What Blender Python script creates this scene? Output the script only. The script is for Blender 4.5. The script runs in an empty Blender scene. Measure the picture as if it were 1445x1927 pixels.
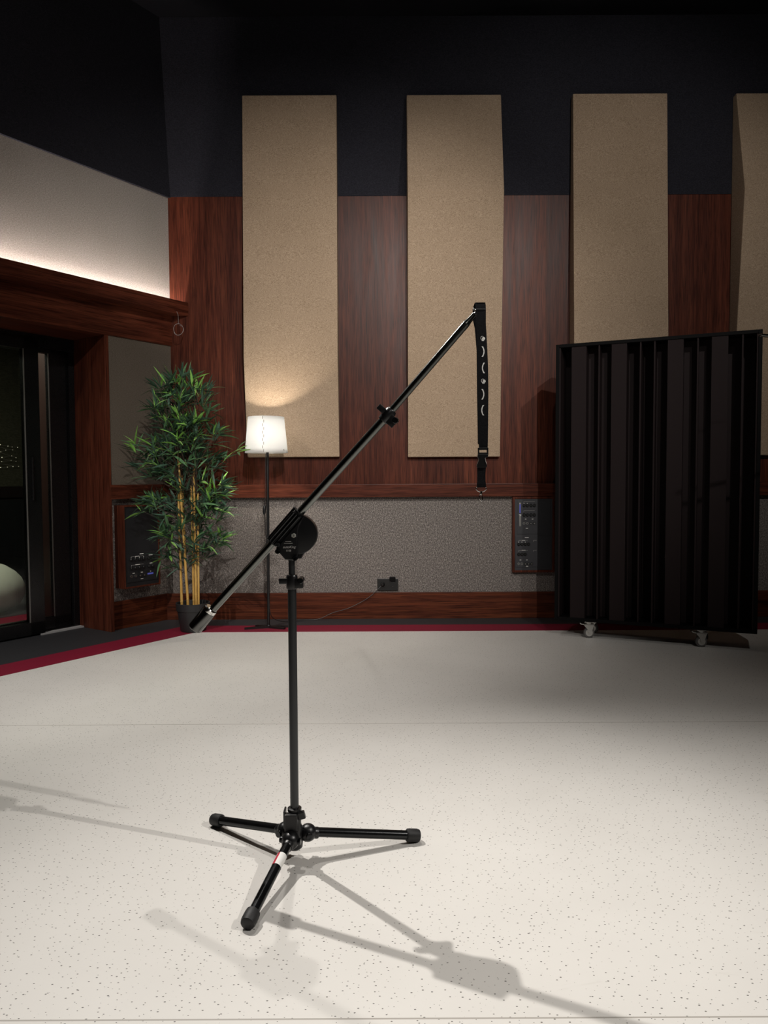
import bpy, bmesh, math, random
from mathutils import Vector, Matrix, Euler

# ------------------------------------------------------------------ scene, camera, light
sc = bpy.context.scene
COL = sc.collection
sc.view_settings.view_transform = 'Standard'
sc.view_settings.look = 'None'
sc.view_settings.exposure = 0.0
sc.view_settings.gamma = 1.0
sc.view_settings.use_curve_mapping = False

FOCAL_PX = 1400.0
cam_d = bpy.data.cameras.new('camera')
cam = bpy.data.objects.new('camera', cam_d)
COL.objects.link(cam)
cam_d.sensor_fit = 'HORIZONTAL'
cam_d.sensor_width = 36.0
cam_d.lens = FOCAL_PX / 1445.0 * 36.0
cam_d.clip_start = 0.02
cam_d.clip_end = 60
pitch, roll = math.radians(2.7), math.radians(0.3)
fwd = Vector((0, math.cos(pitch), -math.sin(pitch)))
up0 = Vector((0, math.sin(pitch), math.cos(pitch)))
rt0 = Vector((1, 0, 0))
rt = math.cos(roll) * rt0 - math.sin(roll) * up0
up = math.sin(roll) * rt0 + math.cos(roll) * up0
cam.matrix_world = Matrix(((rt.x, up.x, -fwd.x, 0.0), (rt.y, up.y, -fwd.y, 0.0),
                           (rt.z, up.z, -fwd.z, 1.1), (0, 0, 0, 1)))
sc.camera = cam

world = bpy.data.worlds.new('world')
sc.world = world
world.use_nodes = True
world.node_tree.nodes['Background'].inputs['Color'].default_value = (0.6, 0.7, 1.0, 1)
world.node_tree.nodes['Background'].inputs['Strength'].default_value = 0.0

def spot(name, loc, aim, power, angle, blend, radius, color=(1.0, 0.955, 0.90)):
    d = bpy.data.lights.new(name, 'SPOT')
    d.energy = power
    d.spot_size = math.radians(angle)
    d.spot_blend = blend
    d.shadow_soft_size = radius
    d.color = color
    o = bpy.data.objects.new(name, d)
    COL.objects.link(o)
    o.location = loc
    o.rotation_euler = (Vector(aim) - Vector(loc)).to_track_quat('-Z', 'Y').to_euler()
    return o

# three rows of ceiling spots, 3.4 m apart (all above the frame), plus an added foreground fill
spot('ceiling_spot_key',   (-1.93, 3.95, 4.40), (0.80, 0.80, 0.0), 830, 58, 1.0, 0.026)
spot('ceiling_spot_mid',   (-0.33, 3.93, 4.40), (-0.50, 3.00, 0.0), 190, 84, 1.0, 0.035)
spot('ceiling_spot_right', (3.89, 0.63, 4.40),  (-1.05, 2.30, 0.0), 600, 42, 1.0, 0.026)
spot('fill_spot_front', (0.95, -0.30, 4.40), (1.20, 1.05, 0.0), 250, 46, 1.0, 0.040)  # added fill for the foreground floor, cone kept off the stand
spot('ceiling_spot_near',  (0.25, 0.50, 4.40),  (-0.65, 5.70, 2.00), 430, 48, 1.0, 0.040)
spot('ceiling_spot_far',   (1.90, 0.50, 4.40),  (1.50, 5.70, 2.20), 320, 58, 1.0, 0.040)
spot('ceiling_spot_rear',  (1.00, -2.90, 4.40), (0.10, 5.70, 1.40), 860, 31, 1.0, 0.040)
spot('ceiling_spot_left',  (-3.00, 0.60, 4.40), (-1.20, 4.75, 0.00), 640, 44, 1.0, 0.040)

# ------------------------------------------------------------------ material helpers
def new_mat(name):
    m = bpy.data.materials.new(name)
    m.use_nodes = True
    nt = m.node_tree
    b = nt.nodes['Principled BSDF']
    return m, nt, b

def rgba(c):
    return (c[0], c[1], c[2], 1.0)

def plain(name, color, rough=0.5, metal=0.0, spec=0.5, coat=0.0, bump=0.0, bump_scale=300.0):
    m, nt, b = new_mat(name)
    n = nt.nodes.new('ShaderNodeTexNoise')
    tc = nt.nodes.new('ShaderNodeTexCoord')
    nt.links.new(tc.outputs['Object'], n.inputs['Vector'])
    n.inputs['Scale'].default_value = bump_scale
    r = nt.nodes.new('ShaderNodeMapRange')
    r.inputs['To Min'].default_value = max(0.02, rough - 0.05)
    r.inputs['To Max'].default_value = min(1, rough + 0.05)
    nt.links.new(n.outputs['Fac'], r.inputs['Value'])
    nt.links.new(r.outputs['Result'], b.inputs['Roughness'])
    b.inputs['Base Color'].default_value = rgba(color)
    b.inputs['Metallic'].default_value = metal
    b.inputs['Specular IOR Level'].default_value = spec
    b.inputs['Coat Weight'].default_value = coat
    if bump:
        bp = nt.nodes.new('ShaderNodeBump')
        bp.inputs['Strength'].default_value = bump
        bp.inputs['Distance'].default_value = 0.002
        nt.links.new(n.outputs['Fac'], bp.inputs['Height'])
        nt.links.new(bp.outputs['Normal'], b.inputs['Normal'])
    return m

def mapped(nt, scale, rot=(0, 0, 0)):
    tc = nt.nodes.new('ShaderNodeTexCoord')
    mp = nt.nodes.new('ShaderNodeMapping')
    mp.inputs['Scale'].default_value = scale
    mp.inputs['Rotation'].default_value = rot
    nt.links.new(tc.outputs['Object'], mp.inputs['Vector'])
    return mp.outputs['Vector']

def noise(nt, vec, scale=1.0, detail=4.0, rough=0.55, dist=0.0):
    n = nt.nodes.new('ShaderNodeTexNoise')
    n.inputs['Scale'].default_value = scale
    n.inputs['Detail'].default_value = detail
    n.inputs['Roughness'].default_value = rough
    n.inputs['Distortion'].default_value = dist
    nt.links.new(vec, n.inputs['Vector'])
    return n.outputs['Fac']

def ramp(nt, fac, stops):
    r = nt.nodes.new('ShaderNodeValToRGB')
    cr = r.color_ramp
    while len(cr.elements) < len(stops):
        cr.elements.new(0.5)
    for e, (p, c) in zip(cr.elements, stops):
        e.position = p
        e.color = rgba(c)
    nt.links.new(fac, r.inputs['Fac'])
    return r.outputs['Color']

def mixc(nt, a, b, fac, mode='MIX'):
    m = nt.nodes.new('ShaderNodeMix')
    m.data_type = 'RGBA'
    m.blend_type = mode
    for sock, v in ((m.inputs[6], a), (m.inputs[7], b)):
        if isinstance(v, tuple):
            sock.default_value = rgba(v)
        else:
            nt.links.new(v, sock)
    if isinstance(fac, (int, float)):
        m.inputs[0].default_value = fac
    else:
        nt.links.new(fac, m.inputs[0])
    return m.outputs[2]

def math_n(nt, op, a, b=None):
    m = nt.nodes.new('ShaderNodeMath')
    m.operation = op
    for i, v in enumerate((a, b)):
        if v is None:
            continue
        if isinstance(v, (int, float)):
            m.inputs[i].default_value = v
        else:
            nt.links.new(v, m.inputs[i])
    return m.outputs[0]

def bump(nt, b, height, strength, dist=0.002):
    bp = nt.nodes.new('ShaderNodeBump')
    bp.inputs['Strength'].default_value = strength
    bp.inputs['Distance'].default_value = dist
    nt.links.new(height, bp.inputs['Height'])
    nt.links.new(bp.outputs['Normal'], b.inputs['Normal'])

def wood(name, axis, dark, mid, light, rough=0.34, boards=0.0, worn=False):
    """mahogany veneer; axis = local axis the grain runs along"""
    m, nt, b = new_mat(name)
    s_big, s_fib = [7.0, 7.0, 7.0], [160.0, 160.0, 160.0]
    i = 'XYZ'.index(axis)
    s_big[i] = 0.7
    s_fib[i] = 5.0
    v = mapped(nt, s_big)
    n1 = noise(nt, v, 1.0, 5, 0.6, 1.6)
    n2 = noise(nt, mapped(nt, s_fib), 1.0, 3, 0.6, 0.3)
    w = nt.nodes.new('ShaderNodeTexWave')
    w.wave_type = 'BANDS'
    w.bands_direction = {'X': 'Z', 'Y': 'X', 'Z': 'X'}[axis]
    w.inputs['Scale'].default_value = 0.8
    w.inputs['Distortion'].default_value = 9.0
    w.inputs['Detail'].default_value = 3.0
    w.inputs['Detail Scale'].default_value = 1.2
    nt.links.new(v, w.inputs['Vector'])
    f = math_n(nt, 'ADD', math_n(nt, 'MULTIPLY', n1, 0.86), math_n(nt, 'MULTIPLY', w.outputs['Fac'], 0.17))
    c = ramp(nt, f, [(0.22, dark), (0.52, mid), (0.85, light)])
    fib = ramp(nt, n2, [(0.34, (0.34, 0.29, 0.27)), (0.54, (1.0, 1.0, 1.0)), (0.80, (1.30, 1.26, 1.18))])
    c = mixc(nt, c, fib, 0.95, 'MULTIPLY')
    if boards:
        tc = nt.nodes.new('ShaderNodeTexCoord')
        sx = nt.nodes.new('ShaderNodeSeparateXYZ')
        nt.links.new(tc.outputs['Object'], sx.inputs[0])
        q = math_n(nt, 'FLOOR', math_n(nt, 'MULTIPLY', sx.outputs['X'], 1.0 / boards))
        wn = nt.nodes.new('ShaderNodeTexWhiteNoise')
        wn.noise_dimensions = '1D'
        nt.links.new(q, wn.inputs['W'])
        tone = ramp(nt, wn.outputs['Value'], [(0.0, (0.72, 0.66, 0.62)), (0.5, (1.0, 1.0, 1.0)), (1.0, (1.18, 1.1, 1.02))])
        c = mixc(nt, c, tone, 1.0, 'MULTIPLY')
    nt.links.new(c, b.inputs['Base Color'])
    b.inputs['Specular IOR Level'].default_value = 0.16
    rr = nt.nodes.new('ShaderNodeMapRange')
    rr.inputs['To Min'].default_value = rough - 0.07
    rr.inputs['To Max'].default_value = rough + 0.12
    nt.links.new(n1, rr.inputs['Value'])
    nt.links.new(rr.outputs['Result'], b.inputs['Roughness'])
    bump(nt, b, n2, 0.12, 0.001)
    return m

def weave(name, c0, c1, c2, fine=420.0, strength=0.35, rough=0.95):
    """cloth with horizontal slubs"""
    m, nt, b = new_mat(name)
    h = noise(nt, mapped(nt, (fine * 0.28, fine * 0.28, fine)), 1.0, 2, 0.6)
    v = noise(nt, mapped(nt, (fine, fine, fine * 0.3)), 1.0, 2, 0.6)
    f = math_n(nt, 'ADD', math_n(nt, 'MULTIPLY', h, 0.62), math_n(nt, 'MULTIPLY', v, 0.38))
    big = noise(nt, mapped(nt, (2.2, 2.2, 2.2)), 1.0, 3, 0.5)
    c = ramp(nt, f, [(0.36, c0), (0.5, c1), (0.64, c2)])
    tone = ramp(nt, big, [(0.3, (0.95, 0.945, 0.93)), (0.7, (1.04, 1.04, 1.04))])
    c = mixc(nt, c, tone, 1.0, 'MULTIPLY')
    nt.links.new(c, b.inputs['Base Color'])
    b.inputs['Roughness'].default_value = rough
    b.inputs['Specular IOR Level'].default_value = 0.08
    bump(nt, b, f, strength, 0.0015)
    return m

def tweed(name, c0, c1, c2, c3, scale=260.0):
    m, nt, b = new_mat(name)
    n1 = noise(nt, mapped(nt, (scale, scale, scale * 0.7)), 1.0, 2, 0.7)
    n2 = noise(nt, mapped(nt, (scale * 0.45, scale * 0.45, scale * 0.3)), 1.0, 2, 0.7)
    f = math_n(nt, 'ADD', math_n(nt, 'MULTIPLY', n1, 0.6), math_n(nt, 'MULTIPLY', n2, 0.4))
    c = ramp(nt, f, [(0.38, c0), (0.47, c1), (0.55, c2), (0.64, c3)])
    nt.links.new(c, b.inputs['Base Color'])
    b.inputs['Roughness'].default_value = 0.95
    b.inputs['Specular IOR Level'].default_value = 0.1
    bump(nt, b, f, 0.5, 0.002)
    return m

def floor_mat():
    m, nt, b = new_mat('vinyl_floor')
    base = ramp(nt, noise(nt, mapped(nt, (1.3, 1.3, 1.3)), 1.0, 4, 0.6),
                [(0.3, (0.675, 0.655, 0.620)), (0.7, (0.735, 0.715, 0.680))])
    # small dark flecks
    col = base
    for sc_, thr, keep, ang, c in ((62.0, 0.115, 0.60, 0.4, (0.075, 0.068, 0.06)), (47.0, 0.085, 0.55, 1.9, (0.10, 0.092, 0.085))):
        vo = nt.nodes.new('ShaderNodeTexVoronoi')
        vo.feature = 'F1'
        vo.voronoi_dimensions = '2D'
        vo.inputs['Scale'].default_value = 1.0
        nt.links.new(mapped(nt, (sc_ * 0.75, sc_ * 1.15, 1.0), (0, 0, ang)), vo.inputs['Vector'])
        sep = nt.nodes.new('ShaderNodeSeparateColor')
        nt.links.new(vo.outputs['Color'], sep.inputs[0])
        small = math_n(nt, 'LESS_THAN', vo.outputs['Distance'], math_n(nt, 'MULTIPLY', sep.outputs[1], thr))
        pick = math_n(nt, 'LESS_THAN', sep.outputs[0], keep)
        col = mixc(nt, col, c, math_n(nt, 'MULTIPLY', math_n(nt, 'MULTIPLY', small, pick), 0.9))
    # weld seams between the sheets
    tc = nt.nodes.new('ShaderNodeTexCoord')
    sx = nt.nodes.new('ShaderNodeSeparateXYZ')
    nt.links.new(tc.outputs['Object'], sx.inputs[0])
    for y in (3.275, 1.462):
        d = math_n(nt, 'ABSOLUTE', math_n(nt, 'ADD', sx.outputs['Y'], -y))
        col = mixc(nt, col, (0.40, 0.375, 0.34), math_n(nt, 'LESS_THAN', d, 0.0022))
    # faint scuffs
    sn = noise(nt, mapped(nt, (2.0, 9.0, 1.0), (0, 0, 0.5)), 1.0, 6, 0.7, 1.0)
    sc2 = ramp(nt, sn, [(0.66, (1, 1, 1)), (0.74, (0.86, 0.85, 0.83))])
    col = mixc(nt, col, sc2, 0.6, 'MULTIPLY')
    nt.links.new(col, b.inputs['Base Color'])
    rr = nt.nodes.new('ShaderNodeMapRange')
    rr.inputs['To Min'].default_value = 0.36
    rr.inputs['To Max'].default_value = 0.52
    nt.links.new(sn, rr.inputs['Value'])
    nt.links.new(rr.outputs['Result'], b.inputs['Roughness'])
    b.inputs['Specular IOR Level'].default_value = 0.35
    return m

def emit(name, color, strength):
    m, nt, b = new_mat(name)
    b.inputs['Base Color'].default_value = rgba(color)
    b.inputs['Emission Color'].default_value = rgba(color)
    b.inputs['Emission Strength'].default_value = strength
    return m

def glass_mat(name):
    m, nt, b = new_mat(name)
    nt.nodes.remove(b)
    out = [n for n in nt.nodes if n.type == 'OUTPUT_MATERIAL'][0]
    t = nt.nodes.new('ShaderNodeBsdfTransparent')
    t.inputs['Color'].default_value = (0.90, 0.93, 0.90, 1)
    g = nt.nodes.new('ShaderNodeBsdfGlossy')
    g.inputs['Roughness'].default_value = 0.01
    fr = nt.nodes.new('ShaderNodeFresnel')
    fr.inputs['IOR'].default_value = 1.35
    mx = nt.nodes.new('ShaderNodeMixShader')
    nt.links.new(fr.outputs[0], mx.inputs[0])
    nt.links.new(t.outputs[0], mx.inputs[1])
    nt.links.new(g.outputs[0], mx.inputs[2])
    nt.links.new(mx.outputs[0], out.inputs['Surface'])
    return m

def shade_mat():
    m, nt, b = new_mat('lamp_shade_plastic')
    nt.nodes.remove(b)
    out = [n for n in nt.nodes if n.type == 'OUTPUT_MATERIAL'][0]
    d = nt.nodes.new('ShaderNodeBsdfDiffuse')
    d.inputs['Color'].default_value = (0.88, 0.86, 0.83, 1)
    t = nt.nodes.new('ShaderNodeBsdfTranslucent')
    t.inputs['Color'].default_value = (0.88, 0.91, 0.94, 1)
    mx = nt.nodes.new('ShaderNodeMixShader')
    mx.inputs[0].default_value = 0.68
    nt.links.new(d.outputs[0], mx.inputs[1])
    nt.links.new(t.outputs[0], mx.inputs[2])
    nt.links.new(mx.outputs[0], out.inputs['Surface'])
    return m

def leaf_mat(name, c0, c1):
    m, nt, b = new_mat(name)
    f = noise(nt, mapped(nt, (40, 40, 40)), 1.0, 2, 0.5)
    nt.links.new(ramp(nt, f, [(0.3, c0), (0.7, c1)]), b.inputs['Base Color'])
    b.inputs['Roughness'].default_value = 0.55
    b.inputs['Specular IOR Level'].default_value = 0.35
    return m

def cane_mat():
    m, nt, b = new_mat('bamboo_cane')
    f = noise(nt, mapped(nt, (60, 60, 6)), 1.0, 3, 0.6)
    nt.links.new(ramp(nt, f, [(0.3, (0.36, 0.19, 0.045)), (0.5, (0.56, 0.33, 0.085)), (0.75, (0.66, 0.43, 0.14))]), b.inputs['Base Color'])
    b.inputs['Roughness'].default_value = 0.42
    return m

WD, WM, WL = (0.044, 0.0115, 0.0068), (0.092, 0.0240, 0.0128), (0.142, 0.040, 0.0195)
M = {}
M['wood_wall'] = wood('mahogany_wall', 'Z', WD, WM, WL, 0.36, boards=0.31)
M['wood_z'] = wood('mahogany_upright', 'Z', WD, WM, WL, 0.40)
M['wood_x'] = wood('mahogany_rail', 'X', WD, WM, WL, 0.36)
M['wood_base'] = wood('mahogany_skirting', 'X', (0.040, 0.0098, 0.0050), (0.090, 0.0225, 0.0098), (0.142, 0.039, 0.0155), 0.42)
M['tan'] = weave('tan_cloth', (0.235, 0.168, 0.112), (0.385, 0.285, 0.200), (0.530, 0.408, 0.295))
M['grey_cloth'] = weave('grey_wall_cloth', (0.23, 0.207, 0.190), (0.335, 0.305, 0.282), (0.45, 0.415, 0.39), 330.0)
M['brown_cloth'] = weave('taupe_wall_cloth', (0.088, 0.072, 0.057), (0.116, 0.096, 0.077), (0.148, 0.124, 0.10), 330.0)
M['black_cloth'] = weave('black_wall_cloth', (0.0170, 0.0169, 0.0222), (0.0250, 0.0248, 0.0325), (0.0350, 0.0348, 0.045), 380.0)
M['tweed'] = tweed('grey_tweed', (0.045, 0.039, 0.037), (0.125, 0.110, 0.102), (0.225, 0.200, 0.183), (0.46, 0.42, 0.39))
M['floor'] = floor_mat()
M['red'] = plain('crimson_vinyl', (0.215, 0.0085, 0.030), 0.5, bump=0.05)
M['charcoal'] = plain('charcoal_vinyl', (0.030, 0.030, 0.033), 0.55, bump=0.05)
M['black_paint'] = plain('black_powder_coat', (0.006, 0.006, 0.0065), 0.38, bump=0.04, bump_scale=900)
M['black_tube'] = plain('black_lacquered_tube', (0.030, 0.031, 0.032), 0.22, metal=0.85, spec=0.6)
M['pole_tube'] = plain('dark_steel_tube', (0.050, 0.052, 0.054), 0.36, metal=0.75, spec=0.6)
M['walnut'] = plain('dark_walnut', (0.030, 0.0125, 0.0095), 0.45)
M['boom_tube'] = plain('dark_chrome_tube', (0.16, 0.165, 0.155), 0.20, metal=1.0)
M['rubber'] = plain('black_rubber', (0.0075, 0.0075, 0.0078), 0.6, bump=0.1)
M['casting'] = plain('black_casting', (0.0065, 0.0065, 0.0072), 0.33, bump=0.12, bump_scale=700)
M['chrome'] = plain('polished_steel', (0.72, 0.71, 0.68), 0.12, metal=1.0)
M['zinc'] = plain('zinc_steel', (0.55, 0.54, 0.52), 0.30, metal=1.0)
M['weight'] = plain('black_nickel', (0.13, 0.13, 0.125), 0.20, metal=1.0)
M['webbing'] = weave('black_webbing', (0.006, 0.006, 0.007), (0.010, 0.010, 0.011), (0.016, 0.016, 0.018), 900.0, 0.4, 0.8)
M['print'] = plain('white_print', (0.80, 0.79, 0.76), 0.6)
M['print_dim'] = plain('grey_print', (0.50, 0.48, 0.46), 0.6)
M['red_label'] = plain('red_paper', (0.50, 0.02, 0.045), 0.5)
M['gobo'] = plain('dark_brown_stain', (0.0165, 0.0108, 0.0112), 0.6, spec=0.12, bump=0.05)
M['gobo_frame'] = plain('black_stain', (0.0030, 0.0028, 0.0030), 0.6, spec=0.1, bump=0.05)
M['wheel'] = plain('grey_tyre', (0.13, 0.125, 0.12), 0.45)
M['castor'] = plain('bright_zinc', (0.72, 0.71, 0.68), 0.24, metal=0.75)
M['nut'] = plain('dull_zinc_nut', (0.42, 0.42, 0.38), 0.4, metal=0.3)
M['panel_black'] = plain('anodised_panel', (0.0135, 0.0140, 0.0160), 0.45, bump=0.03)
M['panel_side'] = plain('slate_panel', (0.030, 0.030, 0.035), 0.5, bump=0.03)
M['knob'] = plain('black_plastic', (0.008, 0.008, 0.008), 0.35)
M['screen'] = emit('blue_screen', (0.10, 0.12, 0.55), 0.12)
M['pot'] = plain('black_plastic_pot', (0.019, 0.019, 0.020), 0.5, bump=0.1, bump_scale=200)
M['moss'] = plain('dark_moss', (0.018, 0.020, 0.013), 0.9, bump=0.8, bump_scale=120)
M['cane'] = cane_mat()
M['twig'] = plain('brown_twig', (0.060, 0.040, 0.026), 0.7)
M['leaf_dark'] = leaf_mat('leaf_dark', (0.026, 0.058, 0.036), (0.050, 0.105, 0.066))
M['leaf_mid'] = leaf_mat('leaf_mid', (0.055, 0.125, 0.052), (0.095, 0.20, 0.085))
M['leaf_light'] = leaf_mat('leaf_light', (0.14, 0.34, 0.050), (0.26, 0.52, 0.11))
M['leaf_pale'] = leaf_mat('leaf_pale_edge', (0.36, 0.46, 0.20), (0.50, 0.58, 0.32))
M['shade'] = shade_mat()
M['lace'] = plain('brown_lace', (0.13, 0.09, 0.07), 0.7)
M['door_black'] = plain('black_aluminium', (0.0065, 0.0065, 0.007), 0.28, spec=0.5)
M['bead_glint'] = plain('bead_edge_highlight', (0.24, 0.23, 0.215), 0.35, metal=0.4)  # pale bead colour, paints the highlight along the sash edge
M['alu'] = plain('brushed_aluminium', (0.60, 0.59, 0.59), 0.4, metal=0.3)
M['glass'] = glass_mat('door_glass')
M['led'] = emit('led_strip', (1.0, 0.90, 0.83), 205.0)
M['fairy'] = emit('fairy_bulb', (1.0, 0.88, 0.68), 0.9)
M['bean'] = weave('white_canvas', (0.56, 0.54, 0.49), (0.66, 0.64, 0.58), (0.72, 0.70, 0.64), 300.0)
M['olive'] = weave('olive_cloth', (0.045, 0.042, 0.030), (0.062, 0.058, 0.042), (0.08, 0.075, 0.055), 120.0)
M['lounge_floor'] = plain('dark_carpet', (0.020, 0.018, 0.020), 0.95, bump=0.5)
M['wire'] = plain('grey_wire', (0.26, 0.22, 0.21), 0.4)
M['cord'] = plain('black_cord', (0.020, 0.018, 0.018), 0.45)
M['ceiling'] = plain('black_ceiling', (0.008, 0.008, 0.010), 0.95, spec=0.05)
M['dark_wall'] = plain('dark_rear_wall', (0.10, 0.075, 0.055), 0.9, spec=0.1)

# ------------------------------------------------------------------ mesh builder
class MB:
    def __init__(self):
        self.v, self.f, self.mi = [], [], []
    def add(self, verts, faces, mi=0):
        o = len(self.v)
        self.v += [tuple(p) for p in verts]
        self.f += [tuple(i + o for i in fc) for fc in faces]
        self.mi += [mi] * len(faces)
        return self
    def box(self, x0, x1, y0, y1, z0, z1, mi=0, rot=None, org=None):
        vs = [Vector((x, y, z)) for z in (z0, z1) for y in (y0, y1) for x in (x0, x1)]
        if rot is not None:
            R = rot if isinstance(rot, Matrix) else Euler(rot).to_matrix()
            c = Vector(org) if org else Vector(((x0 + x1) / 2, (y0 + y1) / 2, (z0 + z1) / 2))
            vs = [R @ (p - c) + c for p in vs]
        return self.add(vs, [(0, 2, 3, 1), (4, 5, 7, 6), (0, 1, 5, 4), (2, 6, 7, 3), (0, 4, 6, 2), (1, 3, 7, 5)], mi)
    def prism(self, pts, axis, a, b, mi=0):
        """polygon pts extruded along axis from a to b; pts in the two other axes (in xyz order)"""
        n = len(pts)
        def P(p, t):
            q = list(p)
            q.insert('xyz'.index(axis), t)
            return q
        vs = [P(p, a) for p in pts] + [P(p, b) for p in pts]
        fs = [tuple(range(n - 1, -1, -1)), tuple(range(n, 2 * n))]
        fs += [(i, (i + 1) % n, (i + 1) % n + n, i + n) for i in range(n)]
        return self.add(vs, fs, mi)
    def lathe(self, prof, base=(0, 0, 0), axis=(0, 0, 1), seg=24, mi=0, caps=True):
        """prof: list of (radius, distance along axis)"""
        ax = Vector(axis).normalized()
        t = Vector((1, 0, 0)) if abs(ax.x) < 0.9 else Vector((0, 1, 0))
        e1 = ax.cross(t).normalized()
        e2 = ax.cross(e1)
        b = Vector(base)
        vs = []
        for r, h in prof:
            for k in range(seg):
                a = 2 * math.pi * k / seg
                vs.append(b + ax * h + (e1 * math.cos(a) + e2 * math.sin(a)) * r)
        fs = []
        for i in range(len(prof) - 1):
            for k in range(seg):
                k2 = (k + 1) % seg
                fs.append((i * seg + k, i * seg + k2, (i + 1) * seg + k2, (i + 1) * seg + k))
        if caps:
            fs.append(tuple(range(seg - 1, -1, -1)))
            o = (len(prof) - 1) * seg
            fs.append(tuple(range(o, o + seg)))
        return self.add(vs, fs, mi)
    def cyl(self, p0, p1, r0, r1=None, seg=20, mi=0):
        r1 = r0 if r1 is None else r1
        d = Vector(p1) - Vector(p0)
        return self.lathe([(r0, 0), (r1, d.length)], p0, d, seg, mi)
    def sphere(self, c, r, seg=16, mi=0, sz=1.0):
        n = seg // 2
        prof = [(max(1e-4, r * math.sin(math.pi * i / n)), -r * sz * math.cos(math.pi * i / n)) for i in range(n + 1)]
        return self.lathe(prof, c, (0, 0, 1), seg, mi)
    def tube(self, pts, r, seg=8, mi=0, closed=False):
        pts = [Vector(p) for p in pts]
        n = len(pts)
        rr = r if isinstance(r, (list, tuple)) else [r] * n
        vs, fs = [], []
        prev = None
        for i, p in enumerate(pts):
            if closed:
                t = (pts[(i + 1) % n] - pts[i - 1]).normalized()
            else:
                t = (pts[min(i + 1, n - 1)] - pts[max(i - 1, 0)]).normalized()
            if prev is None:
                h = Vector((0, 0, 1)) if abs(t.z) < 0.9 else Vector((1, 0, 0))
                e1 = t.cross(h).normalized()
            else:
                e1 = (prev - t * prev.dot(t)).normalized()
            prev = e1
            e2 = t.cross(e1)
            for k in range(seg):
                a = 2 * math.pi * k / seg
                vs.append(p + (e1 * math.cos(a) + e2 * math.sin(a)) * rr[i])
        for i in range(n if closed else n - 1):
            j = (i + 1) % n
            for k in range(seg):
                k2 = (k + 1) % seg
                fs.append((i * seg + k, i * seg + k2, j * seg + k2, j * seg + k))
        if not closed:
            fs.append(tuple(range(seg - 1, -1, -1)))
            fs.append(tuple(range((n - 1) * seg, n * seg)))
        return self.add(vs, fs, mi)
    def build(self, name, mats, parent=None, smooth=True, bevel=0.0, loc=None, angle=35):
        me = bpy.data.meshes.new(name)
        me.from_pydata(self.v, [], self.f)
        if not isinstance(mats, (list, tuple)):
            mats = [mats]
        for m in mats:
            me.materials.append(m)
        me.polygons.foreach_set('material_index', self.mi)
        bm = bmesh.new()
        bm.from_mesh(me)
        bmesh.ops.recalc_face_normals(bm, faces=bm.faces)
        if bevel > 0:
            es = [e for e in bm.edges if len(e.link_faces) == 2 and e.calc_face_angle() > math.radians(50)]
            bmesh.ops.bevel(bm, geom=es, offset=bevel, segments=2, affect='EDGES', profile=0.6, clamp_overlap=True)
        bm.to_mesh(me)
        bm.free()
        if smooth:
            me.polygons.foreach_set('use_smooth', [True] * len(me.polygons))
            me.set_sharp_from_angle(angle=math.radians(angle))
        me.update()
        o = bpy.data.objects.new(name, me)
        COL.objects.link(o)
        if parent is not None:
            o.parent = parent
        if loc is not None:
            o.location = loc
        return o

def tag(o, label=None, cat=None, group=None, kind=None):
    if label: o['label'] = label
    if cat: o['category'] = cat
    if group: o['group'] = group
    if kind: o['kind'] = kind
    return o

def thing(name, loc, rz, label, cat, group=None):
    o = bpy.data.objects.new(name, None)
    COL.objects.link(o)
    o.empty_display_size = 0.1
    o.location = loc
    o.rotation_euler = (0, 0, rz)
    return tag(o, label, cat, group)

def struct(name, loc=(0, 0, 0), rz=0):
    o = bpy.data.objects.new(name, None)
    COL.objects.link(o)
    o.location = loc
    o.rotation_euler = (0, 0, rz)
    o['kind'] = 'structure'
    return o

def S(o):
    o['kind'] = 'structure'
    return o

def text_mesh(name, body, size, mat, parent, loc, rot, shear=0.0, depth=0.0004):
    cu = bpy.data.curves.new(name, 'FONT')
    cu.body = body
    cu.size = size
    cu.shear = shear
    cu.extrude = depth
    cu.align_x = 'CENTER'
    tmp = bpy.data.objects.new('tmp_text', cu)
    COL.objects.link(tmp)
    dg = bpy.context.evaluated_depsgraph_get()
    me = bpy.data.meshes.new_from_object(tmp.evaluated_get(dg))
    bpy.data.objects.remove(tmp)
    bpy.data.curves.remove(cu)
    me.name = name
    me.materials.clear()
    me.materials.append(mat)
    o = bpy.data.objects.new(name, me)
    COL.objects.link(o)
    o.parent = parent
    o.location = loc
    o.rotation_euler = rot
    return o

# ------------------------------------------------------------------ room shell
YB = 5.75                      # face of the back wall
OX, OY = -1.634, 5.74          # corner between left wall and back wall
UX, UY = -0.5685, -0.8227      # along the left wall, away from the corner
NX, NY = 0.8227, -0.5685       # left wall normal, into the room
LROT = math.atan2(UY, UX)      # left wall frame: x = along wall, y = into the room
def LW(s, n=0.0, z=0.0):
    return (OX + UX * s + NX * n, OY + UY * s + NY * n, z)

ZC = 4.55
S_END = 4.9                    # length of the left wall
XR, YR = 5.2, -4.6             # right wall, rear wall
lend = LW(S_END)

fl = MB()
fl.add([(lend[0] - 0.2, YR, 0), (XR, YR, 0), (XR, 6.0, 0), (-1.75, 6.0, 0), (lend[0] - 0.2, lend[1], 0)], [(0, 1, 2, 3, 4)])
S(fl.build('floor', M['floor'], smooth=False))
S(MB().box(lend[0] - 1.5, XR + 0.1, YR - 0.1, 6.2, ZC, ZC + 0.1).build('ceiling', M['ceiling'], smooth=False))

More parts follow.
